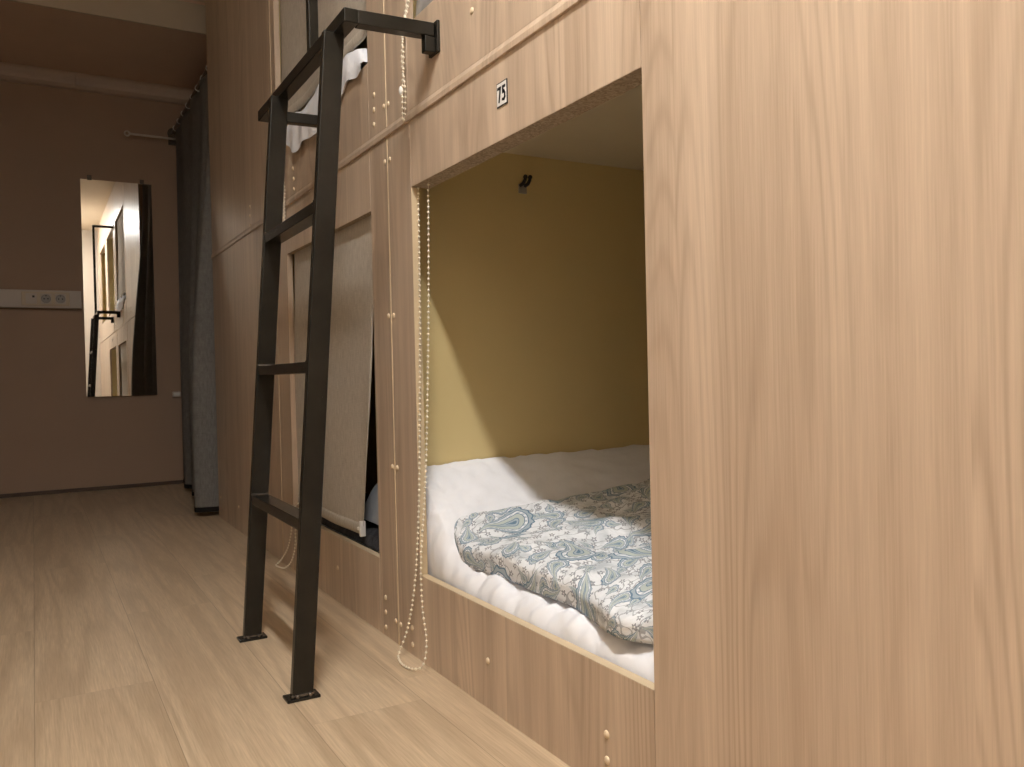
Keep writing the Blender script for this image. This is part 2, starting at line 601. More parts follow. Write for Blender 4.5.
# pipe boxing, two lengths butted together along the top of the end wall
MB = plain('boxing_paint', (0.60, 0.49, 0.41), 0.6, var=0.03)
for (a, b, lab) in ((XL, 0.262, 'left length of pale pipe boxing atop the end wall'),
                    (0.264, 1.05, 'right length of pale pipe boxing atop the end wall')):
    bm = bmesh.new()
    pr = [(YB, 2.396), (YB - 0.03, 2.40), (YB - 0.052, 2.415), (YB - 0.06, 2.435), (YB - 0.06, 2.47), (YB - 0.052, 2.489), (YB, 2.491)]
    A = [bm.verts.new((a, y, z)) for y, z in pr]
    B = [bm.verts.new((b, y, z)) for y, z in pr]
    for i in range(len(pr) - 1):
        bm.faces.new((A[i], A[i + 1], B[i + 1], B[i]))
    bm.faces.new((A[-1], A[0], B[0], B[-1]))
    bm.faces.new(A[::-1]); bm.faces.new(B)
    bmesh.ops.recalc_face_normals(bm, faces=bm.faces[:])
    struct('trim_3' if a == XL else 'trim_4', bm, MB, lab, 'pipe boxing')

# ------------------------------------------------------------------ sleeping pods
PT = 0.018                               # board thickness
ZS = 1.222                               # where the lower tier meets the upper one
S1, S2, S0 = 1.880, 2.950, 0.810         # joints between pods along the corridor


def cap(parent, y, z, r=0.0066):
    bm = bmesh.new()
    m = Matrix.Translation((FX, y, z)) @ Matrix.Diagonal((0.55, 1, 1, 1))
    bmesh.ops.create_uvsphere(bm, u_segments=14, v_segments=8, radius=r, matrix=m)
    for f in bm.faces:
        f.smooth = True
    return part('screw_cap', bm, M_cap, parent)


def pod(label, y0, y1, o0, o1, z0, z1, zs, zl, group, boardmat=M_oak, jamb=None):
    """one capsule between y0 and y1, opening o0..o1 by zs..zl in its front."""
    t = thing('sleeping_pod', label, 'sleeping pod', (FX, (y0 + y1) / 2, z0), group)
    xb = FX + PT
    g = 0.0006
    if y1 - o1 > 0.01:
        boxpart('front_post', (FX, o1 + g, z0), (xb, y1 - 0.003, z1), boardmat, t)
    if o0 - y0 > 0.03:
        boxpart('front_post', (FX, y0 + 0.003, z0), (xb, o0 - g, z1), boardmat, t)
    # head board with its raw lower edge, and the board under the opening
    boxpart('lintel_board', (FX, o0 + g, zl + 0.0006), (xb, o1 - g, z1), boardmat, t)
    boxpart('raw_lintel_edge', (FX + 0.0006, o0 + g, zl), (xb + 0.026, o1 - g, zl + 0.0005), M_chip, t, 0, 'raw chipboard underside of the lintel')
    boxpart('sill_board', (FX, o0 + g, z0), (xb, o1 - g, zs - 0.0006), boardmat, t)
    boxpart('sill_edge', (FX + 0.0004, o0 + g, zs - 0.0005), (xb, o1 - g, zs), M_edge, t, 0, 'pale cut top edge of the sill')
    boxpart('jamb_edge', (FX + 0.0006, o1 - 0.0006, zs), (xb, o1 + 0.0005, zl), jamb or M_oak, t, 0, 'pale cut edge of the opening' if jamb else None)
    # inside
    D2 = 2.80
    boxpart('side_wall', (xb, y1 - 0.015, z0), (D2, y1 - 0.001, z1 - 0.002), M_yellow, t, 0, 'yellow painted end of the bunk')
    boxpart('side_wall', (xb, y0 + 0.001, z0), (D2, y0 + 0.015, z1 - 0.002), M_yellow, t, 0)
    boxpart('rear_wall', (D2, y0 + 0.001, z0), (D2 + 0.016, y1 - 0.001, z1 - 0.002), M_yellow, t, 0)
    boxpart('pod_ceiling', (xb, y0 + 0.016, z1 - 0.006), (D2, y1 - 0.016, z1 - 0.002), M_deck, t, 0)
    boxpart('bunk_base', (xb, y0 + 0.016, z0 + 0.02), (D2, y1 - 0.016, z0 + 0.12), M_deck, t, 0)
    return t


podA = pod('lower pod numbered 75, open, with paisley duvet on white mattress', 0.895, S1, 0.922, 1.741, 0.0, ZS, 0.197, 1.074, 'sleeping pods in the bank', M_oak, M_edge)
podB = pod('lower pod behind the ladder with its linen blind pulled down', S1, S2, 2.000, 2.802, 0.0, ZS, 0.190, 1.066, 'sleeping pods in the bank')
podC = pod('upper pod above number 75, grey bedding at its sill', S0, S1, 0.935, 1.748, ZS + 0.024, ZC, 1.438, 2.30, 'sleeping pods in the bank', M_oak2)
podD = pod('upper pod behind the ladder top, blind down over white sheet', S1, S2, 1.998, 2.893, ZS + 0.024, ZC, 1.438, 2.30, 'sleeping pods in the bank', M_oak2)
podE = pod('upper pod nearest the camera, seen only in the mirror', YR + 0.005, S0, -0.20, 0.66, ZS + 0.024, ZC, 1.438, 2.30, 'sleeping pods in the bank', M_oak2)

for y, z in ((1.422, 0.094), (1.037, 0.092), (1.037, 0.052), (1.795, 0.063), (1.795, 0.024), (1.865, 0.053), (1.863, 0.430), (1.863, 0.794), (1.864, 1.165)):
    cap(podA, y, z)
for y, z in ((2.338, 0.099), (1.961, 0.097), (1.962, 0.060), (1.963, 0.022), (1.896, 0.054), (1.894, 0.430), (1.895, 0.795), (1.896, 1.166)):
    cap(podB, y, z)
for y, z in ((1.426, 1.348), (1.865, 1.297)):
    cap(podC, y, z)
for y, z in ((1.957, 1.346), (1.960, 1.310), (1.962, 1.274), (1.894, 1.299), (2.70, 1.330), (2.695, 1.296), (2.695, 1.262)):
    cap(podD, y, z)

# number card of the open pod (sub-part: the digits)
cy0, cy1, cz0, cz1 = 1.296, 1.3345, 1.134, 1.178
card = boxpart('number_card', (FX - 0.0016, cy0, cz0), (FX, cy1, cz1), M_black, podA, 0.0002, 'white number card with thin dark border')
bm = bmesh.new(); add_box(bm, (FX - 0.0021, cy0 + 0.0022, cz0 + 0.0022), (FX - 0.0016, cy1 - 0.0022, cz1 - 0.0022))
part('card_face', bm, M_white, card)
bm = bmesh.new()
# seen from the corridor +y runs to the left, so the digit plane's "right" is -y
mid_y, mid_z = (cy0 + cy1) / 2, (cz0 + cz1) / 2


def stroke(pts, w):
    for a, b in zip(pts[:-1], pts[1:]):
        pa = Vector((FX - 0.00225, mid_y - a[0], mid_z + a[1]))
        pb = Vector((FX - 0.00225, mid_y - b[0], mid_z + b[1]))
        d = (pb - pa).normalized()
        add_bar(bm, pa - d * w * 0.45, pb + d * w * 0.45, (1, 0, 0), 0.0004, w)


stroke([(-0.0128, 0.0110), (-0.0040, 0.0110), (-0.0090, -0.0125)], 0.0052)
stroke([(0.0125, 0.0110), (0.0050, 0.0110), (0.0046, 0.0015), (0.0090, 0.0025), (0.0120, -0.002), (0.0120, -0.008), (0.0085, -0.0118), (0.0036, -0.0110)], 0.0050)
part('printed_number', bm, M_black, card, 'bold black digits 75')

# continuous batten along the joint of both tiers
bm = bmesh.new()
pr = [(FX + 0.012, ZS), (FX - 0.0035, ZS), (FX - 0.0045, ZS + 0.0015), (FX - 0.0045, ZS + 0.012), (FX - 0.0005, ZS + 0.0235), (FX + 0.012, ZS + 0.0235)]
A = [bm.verts.new((x, YR + 0.004, z)) for x, z in pr]
B = [bm.verts.new((x, 4.125, z)) for x, z in pr]
for i in range(len(pr)):
    j = (i + 1) % len(pr)
    bm.faces.new((A[i], A[j], B[j], B[i]))
bm.faces.new(A[::-1]); bm.faces.new(B)
bmesh.ops.recalc_face_normals(bm, faces=bm.faces[:])
tag(part('joint_batten', bm, M_oak2), 'long oak batten along the joint between lower and upper pods', 'batten')

# pale edge strips standing in the upright joints
for y, lab in ((S1, 'pale upright joint strip between pod 75 and the blinded pod'), (S2, 'pale upright joint strip behind the far ladder rail')):
    t = thing('joint_strip', lab, 'joint strip', (FX, y, 0), 'upright joint strips')
    boxpart('lower_strip', (FX - 0.0012, y - 0.0022, 0.0), (FX + 0.016, y + 0.0022, ZS - 0.0005), M_edge, t, 0.0008)
    boxpart('upper_strip', (FX - 0.0012, y - 0.0022, ZS + 0.024), (FX + 0.016, y + 0.0022, ZC), M_edge, t, 0.0008)

# blank panels
bm = bmesh.new(); add_box(bm, (FX - 0.0004, YR + 0.003, 0.0), (FX + PT, 0.9205, ZS), 0.0008)
tag(part('wall_panel', bm, M_panel), 'broad blank oak panel at right, beside the open pod', 'panel', 'blank oak panels')
t = thing('wall_panel', 'blank oak panel of the lower tier between ladder and curtain', 'panel', (FX, 3.53, 0), 'blank oak panels')
boxpart('board', (FX, S2 + 0.003, 0.0), (FX + PT, 4.122, ZS), M_oak, t)
for y, z in ((3.671, 0.104), (4.065, 0.10)):
    cap(t, y, z)
t = thing('wall_panel', 'blank oak panel of the upper tier beside the curtain', 'panel', (FX, 3.53, ZS + 0.024), 'blank oak panels')
boxpart('board', (FX, S2 + 0.003, ZS + 0.024), (FX + PT, 4.122, ZC), M_oak2, t)
for y, z in ((3.32, 1.320), (3.322, 1.285), (3.324, 1.249)):
    cap(t, y, z)
bm = bmesh.new(); add_box(bm, (FX + PT, 4.104, 0.0), (XR - 0.005, 4.122, ZC), 0.0005)
tag(part('side_panel', bm, M_oak), 'oak side panel closing the pod bank behind the curtain', 'panel')

# little hook on the yellow wall inside the open pod
t = thing('coat_hook', 'small dark double hook high on the yellow bunk wall', 'hook', (1.115, 1.864, 1.13))
bm = bmesh.new(); add_box(bm, (1.104, 1.861, 1.116), (1.128, 1.8655, 1.140), 0.0015)
part('back_plate', bm, M_grey, t)
for dx in (-0.007, 0.007):
    bm = bmesh.new()
    add_tube(bm, [(1.116 + dx, 1.862, 1.136), (1.116 + dx, 1.848, 1.138), (1.116 + dx, 1.838, 1.146), (1.116 + dx, 1.836, 1.152)], 0.0045, 8)
    add_ball(bm, (1.116 + dx, 1.836, 1.153), 0.0062)
    part('hook_prong', bm, M_dark, t)

# ------------------------------------------------------------------ mattress of the open pod
MY0, MY1 = 0.915, 1.862
prof = [(0.80, 0.125), (0.783, 0.140), (0.775, 0.165), (0.7725, 0.190), (0.778, 0.211), (0.790, 0.226), (0.806, 0.2345), (0.83, 0.2385),
        (0.87, 0.241), (0.92, 0.243), (1.0, 0.245), (1.1, 0.247), (1.25, 0.25), (1.4, 0.25), (1.7, 0.25), (2.1, 0.25), (2.6, 0.25)]


def smooth(a, b, v):
    k = max(0.0, min(1.0, (v - a) / (b - a)))
    return k * k * (3 - 2 * k)


def interp(tab, k):
    k = k * (len(tab) - 1)
    i = min(int(k), len(tab) - 2)
    f = k - i
    p = [tab[max(0, min(len(tab) - 1, i + d))] for d in (-1, 0, 1, 2)]
    out = []
    for c in range(len(tab[0])):
        a, b, cc, d = (q[c] for q in p)
        out.append(0.5 * ((2 * b) + (-a + cc) * f + (2 * a - 5 * b + 4 * cc - d) * f * f + (-a + 3 * b - 3 * cc + d) * f ** 3))
    return out


def mattress_pt(u, v):
    x, z = interp(prof, u)
    y = MY0 + (MY1 - MY0) * v
    w = max(0.0, min(1.0, (z - 0.125) / 0.105))
    # the mattress is a little too wide and curls up against the end wall
    k = smooth(1.53, 1.90, y)
    up = 0.188 * (k ** 1.15) * 1.03
    z2 = z + up * w
    x2 = x
    # thick rolled seam along the front and crumpled cotton
    front = 1 - smooth(0.80, 0.87, x)
    p = Vector((x * 9, y * 9, 1.3))
    wr = noise.noise(p) * 0.009 + noise.noise(Vector((x * 30 + y * 18, y * 30 - x * 14, 4))) * 0.0060 + 0.0028 * noise.noise(Vector((x * 80, y * 70, 4)))
    rip = math.sin(y * 118 + x * 90 + 3.2 * noise.noise(Vector((y * 5, x * 5, 2)))) * 0.0013 * front
    rip += math.sin(y * 47 - x * 60 + 2.5 * noise.noise(Vector((y * 3, x * 4, 7)))) * 0.0016 * front
    z2 += (wr + rip) * w
    x2 -= (rip * 1.6 + noise.noise(Vector((y * 7, 2, z * 9))) * 0.005) * front * w
    # drawn creases on the curled-up side
    cr = 0.006 * math.exp(-((z2 - (0.335 + 0.10 * (x - 0.8))) / 0.010) ** 2) * k
    y2 = y - cr * 1.2
    return (max(x2, 0.7695), min(y2, 1.8635), z2)


bm = bmesh.new()
T = add_grid(bm, mattress_pt, 110, 150)
nu = len(T) - 1
# underside
bot = [[bm.verts.new((T[i][j].co.x, T[i][j].co.y, 0.123)) for j in (0, len(T[0]) - 1)] for i in range(nu + 1)]
for i in range(nu):
    bm.faces.new((bot[i][0], bot[i][1], bot[i + 1][1], bot[i + 1][0]))
bmesh.ops.recalc_face_normals(bm, faces=bm.faces[:])
tag(part('mattress', bm, M_sheet), 'white padded mattress in the open pod, curled up against yellow wall', 'mattress')

# ------------------------------------------------------------------ paisley duvet
front_tab = [(0.850, 1.735), (0.806, 1.665), (0.794, 1.60), (0.800, 1.52), (0.808, 1.44), (0.803, 1.36), (0.804, 1.28), (0.805, 1.20), (0.788, 1.12),
             (0.770, 1.06), (0.772, 1.01), (0.800, 0.965), (0.815, 0.925)]


def duvet_pt(u, v):
    # u: from the folded end beside the wall (0) to the near end (1); v: front (0) to back (1)
    fx, fy = interp(front_tab, u)
    bx, by = 2.2, 1.700 - 0.775 * u
    vv = v ** 1.55
    x = fx + (bx - fx) * vv
    y = fy + (by - fy) * smooth(0, 0.25, vv) if u < 0.999 else fy
    e_f = x - fx
    e_l = (u) * 0.81
    e_f = max(0.0, e_f)
    rf, rl = 0.036, 0.10
    a = min(1.0, e_f / rf)
    b = min(1.0, e_l / rl)
    ra = math.sqrt(max(0.0, 1 - (1 - a) ** 2))
    rb = math.sqrt(max(0.0, 1 - (1 - b) ** 2))
    back = smooth(0.78, 1.45, x)
    H = 0.050 + 0.075 * back
    H += 0.020 * noise.noise(Vector((x * 5.0, y * 5.0, 3.1)))
    H += 0.011 * noise.noise(Vector((x * 11.0 + y * 3, y * 8.0, 8.4)))
    H += 0.007 * noise.noise(Vector((x * 22.0, y * 26.0, 1.4)))
    # soft folds running away from the opening
    H += 0.007 * math.sin(26 * (y + 0.55 * x) + 2.2 * noise.noise(Vector((x * 3, y * 3, 5)))) * smooth(0.02, 0.2, e_f)
    prof_ = ra * rb
    z = 0.250 - 0.010 * (1 - smooth(0.80, 0.87, x)) + 0.05 * smooth(1.60, 1.74, y) + H * prof_
    # bulge outwards over the mattress edge
    bul = 0.018 * math.sin(PI * min(1, a)) * (1 - a * 0.5)
    return (x - bul, y + 0.02 * math.sin(PI * b) * (1 - b), z)


bm = bmesh.new()
NU, NV = 150, 150
T = add_grid(bm, duvet_pt, NU, NV)
uvl = bm.loops.layers.uv.new('UVMap')
vid = {}
for i in range(NU + 1):
    for j in range(NV + 1):
        vid[T[i][j]] = (i, j)
# arc length across the cloth so the print does not stretch
arc = []
for i in range(NU + 1):
    s = [0.0]
    for j in range(NV):
        s.append(s[-1] + (T[i][j + 1].co - T[i][j].co).length)
    arc.append(s)
for f in bm.faces:
    for lp in f.loops:
        i, j = vid[lp.vert]
        lp[uvl].uv = (0.86 * i / NU + 0.13, arc[i][j] + 0.21)
# close underneath
edge = [T[i][0] for i in range(NU + 1)]
for i in range(NU):
    pass
low = [[None] * 2 for _ in range(NU + 1)]
for i in range(NU + 1):
    c0, c1 = T[i][0].co, T[i][NV].co
    low[i][0] = bm.verts.new((c0.x + 0.03, c0.y, c0.z + 0.003))
    low[i][1] = bm.verts.new((c1.x, c1.y, c0.z + 0.003))
for i in range(NU):
    for q in ((T[i][0], low[i][0], low[i + 1][0], T[i + 1][0]), (low[i][0], low[i][1], low[i + 1][1], low[i + 1][0]),
              (low[i][1], T[i][NV], T[i + 1][NV], low[i + 1][1])):
        try:
            bm.faces.new(q).smooth = True
        except ValueError:
            pass
bmesh.ops.recalc_face_normals(bm, faces=bm.faces[:])
tag(part('duvet', bm, M_paisley), 'folded white duvet printed with blue-grey paisleys on the mattress', 'duvet')


# ------------------------------------------------------------------ blinds and bead chains
def bead_chain(parent, pts, label=None, loop=True, pitch=0.0122, r=0.0033):
    """cord and beads along a polyline, as one part."""
    bm = bmesh.new()
    P = [Vector(p) for p in pts]
    # smooth the path
    S = []
    n = len(P)
    for i in range(n - 1):
        p0, p1, p2, p3 = P[max(0, i - 1)], P[i], P[i + 1], P[min(n - 1, i + 2)]
        m = max(2, int((p2 - p1).length / 0.012))
        for k in range(m):
            f = k / m
            S.append(0.5 * ((2 * p1) + (p2 - p0) * f + (2 * p0 - 5 * p1 + 4 * p2 - p3) * f * f + (3 * p1 - p0 - 3 * p2 + p3) * f ** 3))
    S.append(P[-1])
    add_tube(bm, S, 0.0006, 5)
    # beads at even pitch
    d = 0.0
    for a, b in zip(S[:-1], S[1:]):
        L = (b - a).length
        while d < L:
            c = a.lerp(b, d / L)
            m = bmesh.ops.create_icosphere(bm, subdivisions=1, radius=r, matrix=Matrix.Translation(c))
            for v in m['verts']:
                for f in v.link_faces:
                    f.smooth = True
            d += pitch
        d -= L
    return part('bead_chain', bm, M_bead, parent, label)


def blind_roller(t, y0, y1, z, x=0.805):
    bm = bmesh.new()
    add_cyl(bm, (x, y0, z), (x, y1, z), 0.017, n=20)
    part('roller_tube', bm, M_blind, t)
    for y in (y0 - 0.004, y1):
        bm = bmesh.new()
        add_box(bm, (x - 0.022, y, z - 0.022), (x + 0.022, y + 0.004, z + 0.03), 0.002)
        part('roller_bracket', bm, M_plastic, t)


def blind_fabric(t, y_top0, y_top1, yb0, yb1, zt, zb0, zb1, x, seed, thick=0.0012, edge=None):
    """fabric sheet; y*0 is the near edge; zb0/zb1 bottom height at near/far edge."""
    def fn(u, v):
        ya = y_top0 + (yb0 - y_top0) * v ** 1.4
        yb = y_top1 + (yb1 - y_top1) * v
        if edge:
            ya += edge(v)
        y = ya + (yb - ya) * u
        zb = zb0 + (zb1 - zb0) * u
        z = zt + (zb - zt) * v
        amp = 0.004 + 0.006 * v
        dx = amp * noise.noise(Vector((y * 4, z * 1.2, seed))) + 0.003 * math.sin(y * 40 + seed) * (1 - smooth(0.02, 0.16, u)) * v
        curl = -0.007 * (1 - smooth(0.0, 0.05, u)) * smooth(0.3, 0.8, v)
        return (x + dx + curl, y, z)
    bm = bmesh.new()
    T = add_grid(bm, fn, 50, 60)
    bmesh.ops.recalc_face_normals(bm, faces=bm.faces[:])
    bmesh.ops.solidify(bm, geom=bm.faces[:], thickness=thick)
    bmesh.ops.recalc_face_normals(bm, faces=bm.faces[:])
    for f in bm.faces:
        f.smooth = True
    f = part('blind_fabric', bm, M_blind, t)
    return fn, f


# lower blinded pod
t = thing('roller_blind', 'linen roller blind pulled down in the lower pod behind the ladder', 'roller blind', (0.79, 2.4, 0.2), 'roller blinds')
blind_roller(t, 2.06, 2.77, 1.135)
fn, fab = blind_fabric(t, 2.003, 2.772, 2.003, 2.835, 1.10, 0.228, 0.232, 0.768, 2.0,
                       edge=lambda v: 0.045 * smooth(0, 0.4, v) + 0.115 * v ** 2.5)
bm = bmesh.new()
pts_hi = [fn(k / 24, 1.0) for k in range(25)]
def hemfn(u, v):
    p = pts_hi[min(24, int(round(u * 24)))]
    a = 2 * PI * v
    return (p[0] - 0.001 + 0.0055 * math.cos(a), p[1], p[2] + 0.004 + 0.016 * math.sin(a))
add_grid(bm, hemfn, 24, 10)
part('hem_pocket', bm, M_blind, fab)
p = fn(0.0, 1.0)
bm = bmesh.new()
add_box(bm, (p[0] - 0.010, p[1] - 0.005, p[2] - 0.012), (p[0] + 0.006, p[1] + 0.006, p[2] + 0.030), 0.002)
add_box(bm, (p[0] - 0.012, p[1] + 0.004, p[2] + 0.004), (p[0] - 0.005, p[1] + 0.018, p[2] + 0.013), 0.002)
part('hem_end_clip', bm, M_plastic, t, 'white plastic end clip')
bead_chain(t, [(0.800, 2.785, 1.06), (0.800, 2.783, 0.35), (0.744, 2.79, 0.205), (0.738, 2.79, 0.14), (0.733, 2.83, 0.07), (0.722, 2.885, 0.022), (0.712, 2.905, 0.006),
               (0.712, 2.875, 0.005), (0.720, 2.82, 0.010), (0.731, 2.775, 0.04), (0.737, 2.748, 0.09), (0.739, 2.742, 0.15), (0.744, 2.742, 0.205), (0.800, 2.75, 0.35), (0.800, 2.755, 1.06)])

# upper blinded pod
t = thing('roller_blind', 'linen roller blind behind the ladder handrail in the upper pod', 'roller blind', (0.79, 2.45, 1.5), 'roller blinds')
blind_roller(t, 2.04, 2.84, 2.335)
fn, fab = blind_fabric(t, 2.008, 2.880, 2.012, 2.878, 2.32, 1.540, 1.533, 0.770, 6.0)
bm = bmesh.new()
pts_hi = [fn(k / 24, 1.0) for k in range(25)]
add_grid(bm, hemfn, 24, 10)
part('hem_pocket', bm, M_blind, fab)
bead_chain(t, [(0.800, 2.800, 2.25), (0.800, 2.795, 1.56), (0.741, 2.790, 1.43), (0.738, 2.785, 1.26), (0.738, 2.786, 1.185), (0.738, 2.779, 1.172), (0.738, 2.771, 1.185),
               (0.738, 2.768, 1.26), (0.741, 2.765, 1.43), (0.800, 2.765, 1.56), (0.800, 2.765, 2.25)])

# open pod: rolled up behind the lintel, only its chain shows
t = thing('roller_blind', 'rolled-up blind of the open pod with bead chain reaching the floor', 'roller blind', (0.79, 1.4, 1.1), 'roller blinds')
blind_roller(t, 0.96, 1.68, 1.13, 0.82)
bead_chain(t, [(0.766, 1.737, 1.085), (0.762, 1.736, 0.80), (0.753, 1.738, 0.45), (0.744, 1.746, 0.235), (0.739, 1.765, 0.13), (0.735, 1.792, 0.06), (0.722, 1.800, 0.020), (0.712, 1.792, 0.006),
               (0.702, 1.755, 0.004), (0.700, 1.722, 0.004), (0.708, 1.685, 0.008), (0.722, 1.668, 0.022), (0.735, 1.682, 0.07), (0.739, 1.708, 0.13), (0.744, 1.722, 0.235),
               (0.753, 1.702, 0.45), (0.762, 1.688, 0.80), (0.766, 1.682, 1.085)])

# upper pod above it
t = thing('roller_blind', 'rolled-up blind of the upper right pod, bead chain hanging with connector', 'roller blind', (0.79, 1.4, 2.3), 'roller blinds')
blind_roller(t, 0.97, 1.66, 2.335)
bead_chain(t, [(0.785, 1.735, 2.25), (0.762, 1.742, 1.6), (0.741, 1.745, 1.43), (0.738, 1.738, 1.36), (0.738, 1.748, 1.30), (0.738, 1.752, 1.24), (0.738, 1.748, 1.222), (0.738, 1.739, 1.238),
               (0.738, 1.734, 1.29), (0.738, 1.748, 1.36), (0.741, 1.740, 1.43), (0.762, 1.728, 1.6), (0.785, 1.712, 2.25)])
bm = bmesh.new(); add_ball(bm, (0.736, 1.752, 1.292), 0.0055, 10, 6, (1, 1, 1.9))
part('chain_connector', bm, M_plastic, t)


# ------------------------------------------------------------------ other bedding
def lump(name, mat, label, cat, cx, cy, z0, lx, ly, h, seed, group=None, nx=46, ny=46, overhang=None, rough=0.35, power=0.5):
    """pillow-like crumpled cloth heap sitting on z0."""
    bm = bmesh.new()
    def top(u, v):
        a, b = u * 2 - 1, v * 2 - 1
        e = max(0.0, (1 - a * a)) * max(0.0, (1 - b * b))
        hh = h * (e ** power) * (1 + rough * noise.noise(Vector((u * 4, v * 4, seed))) + 0.5 * rough * noise.noise(Vector((u * 11, v * 9, seed + 5))))
        x, y = cx + a * lx, cy + b * ly
        z = z0 + 0.002 + hh
        if overhang:
            x, y, z = overhang(u, v, x, y, z)
        return (x, y, z)
    def under(u, v):
        x, y, z = top(u, v)
        a, b = u * 2 - 1, v * 2 - 1
        e = max(0.0, (1 - a * a)) * max(0.0, (1 - b * b))
        if overhang:
            return (x + 0.006 * min(1, e * 6), y, z - 0.004 * min(1, e * 6) - 0.0005)
        return (x, y, z0 + 0.001)
    add_grid(bm, top, nx, ny)
    add_grid(bm, lambda u, v: under(u, 1 - v), nx, ny)
    bmesh.ops.remove_doubles(bm, verts=bm.verts[:], dist=0.0004)
    bmesh.ops.recalc_face_normals(bm, faces=bm.faces[:])
    for f in bm.faces:
        f.smooth = True
    return tag(part(name, bm, mat), label, cat, group)


# plain mattresses under the bedding of the other pods
for (y0, y1, z0, lab) in ((1.90, 2.93, 0.121, 'white mattress behind the lowered blind of the lower pod'),
                          (0.83, 1.86, ZS + 0.024 + 0.121, 'white mattress in the upper pod above number 75'),
                          (1.90, 2.93, ZS + 0.024 + 0.121, 'white mattress in the upper pod behind the ladder')):
    bm = bmesh.new()
    add_box(bm, (0.80, y0, z0), (2.74, y1, z0 + 0.07), 0.02)
    for f in bm.faces:
        f.smooth = True
    tag(part('mattress', bm, M_sheet), lab, 'mattress', 'mattresses of the closed pods')

lump('blanket', M_darkcloth, 'dark crumpled blanket under the hem of the lower linen blind', 'blanket', 0.975, 2.44, 0.192, 0.204, 0.43, 0.05, 3.0, power=0.3, rough=0.7)
lump('pillow', M_greysheet, 'grey-blue pillow showing past the edge of the lower blind', 'pillow', 1.06, 2.10, 0.246, 0.26, 0.18, 0.215, 8.0, power=0.4)


def drape(u, v, x, y, z):
    z += 0.022 * (1 - smooth(0.05, 0.30, v)) * smooth(0.0, 0.06, v) * smooth(0.02, 0.2, u)
    # front part of the sheet slides over the sill and hangs down the face
    f = x - 0.775
    w = smooth(0.12, 0.36, v) * (1 - smooth(0.78, 0.98, v))
    if f < 0:
        s = -f
        hang = s * (0.25 + 0.75 * w)
        return (0.741 - 0.003 * math.sin(y * 60) - 0.004 * w, y, 1.446 - hang * 0.95 + 0.006 * math.sin(y * 33))
    return (x if f > 0.03 else 0.741 + (x - 0.775) * 2.1, y, max(z, 1.4475))


lump('bedsheet', M_sheet, 'white bedsheet bunched on the upper sill behind the ladder rails', 'bedsheet', 0.86, 2.41, 1.437, 0.165, 0.395, 0.066, 12.0, power=0.35, overhang=drape, rough=0.6, nx=60, ny=60)
lump('bedding', M_greycloth, 'grey bedding on the sill of the upper pod above number 75', 'bedding', 0.952, 1.622, 1.4385, 0.185, 0.120, 0.20, 21.0, power=0.18)

# ------------------------------------------------------------------ ladder
L = thing('bunk_ladder', 'black steel bunk ladder with top handrail fixed to the pods', 'ladder', (0.47, 1.90, 0))
ZT = 1.367
NB, NT_ = (0.457, 1.682, 0.004), (0.553, 1.668, ZT - 0.010)
FB, FT = (0.459, 2.134, 0.004), (0.556, 2.112, ZT - 0.010)


def rail_at(b, tp, z):
    k = (z - b[2]) / (tp[2] - b[2])
    return Vector((b[0] + (tp[0] - b[0]) * k, b[1] + (tp[1] - b[1]) * k, z))


for b, tp in ((NB, NT_), (FB, FT)):
    bm = bmesh.new(); add_bar(bm, b, tp, (1, 0, 0), 0.043, 0.020, 0.0025)
    r = part('rail', bm, M_steel, L)
    bm = bmesh.new()
    add_box(bm, (b[0] - 0.034, b[1] - 0.020, 0.0), (b[0] + 0.034, b[1] + 0.020, 0.006), 0.0018)
    fp = part('foot_plate', bm, M_steel, L)
    bm = bmesh.new()
    for sx in (-0.012, 0.014):
        add_cyl(bm, (b[0] + sx, b[1] - 0.014, 0.006), (b[0] + sx, b[1] - 0.014, 0.013), 0.006, 0.0045, 8)
    add_bar(bm, (b[0] - 0.024, b[1] - 0.011, 0.009), (b[0] + 0.024, b[1] - 0.011, 0.009), (0, 1, 0), 0.006, 0.006, 0.002)
    part('foot_weld', bm, M_weld, fp)
for z in (0.350, 0.671, 1.0):
    a, c = rail_at(NB, NT_, z), rail_at(FB, FT, z)
    bm = bmesh.new()
    add_bar(bm, a + Vector((0, 0.010, 0)), c - Vector((0, 0.010, 0)), (1, 0, 0), 0.040, 0.024, 0.002)
    rg = part('rung', bm, M_steel, L)
    for q, s in ((c, -1), (a, 1)):
        bm = bmesh.new()
        add_bar(bm, q + Vector((-0.021, s * 0.012, 0.0125)), q + Vector((0.021, s * 0.012, 0.0125)), (0, 1, 0), 0.005, 0.004, 0.0015)
        part('weld_bead', bm, M_weld, rg)
# handrail: long bar and two arms back to the pods
XH = 0.566
bm = bmesh.new(); add_bar(bm, (XH, 1.590, ZT), (XH, 2.318, ZT), (0, 0, 1), 0.028, 0.030, 0.002)
part('handrail', bm, M_steel, L)
for y in (1.604, 2.304):
    bm = bmesh.new(); add_bar(bm, (XH + 0.015, y, ZT), (FX - 0.008, y - 0.012, ZT), (0, 0, 1), 0.028, 0.028, 0.002)
    arm = part('handrail_arm', bm, M_steel, L)
    bm = bmesh.new()
    add_box(bm, (FX - 0.007, y - 0.034, ZT - 0.047), (FX, y + 0.012, ZT + 0.018), 0.0015)
    add_box(bm, (FX - 0.030, y - 0.024, ZT - 0.047), (FX - 0.0072, y - 0.004, ZT - 0.0145), 0.0015)
    part('wall_flange', bm, M_steel, L)
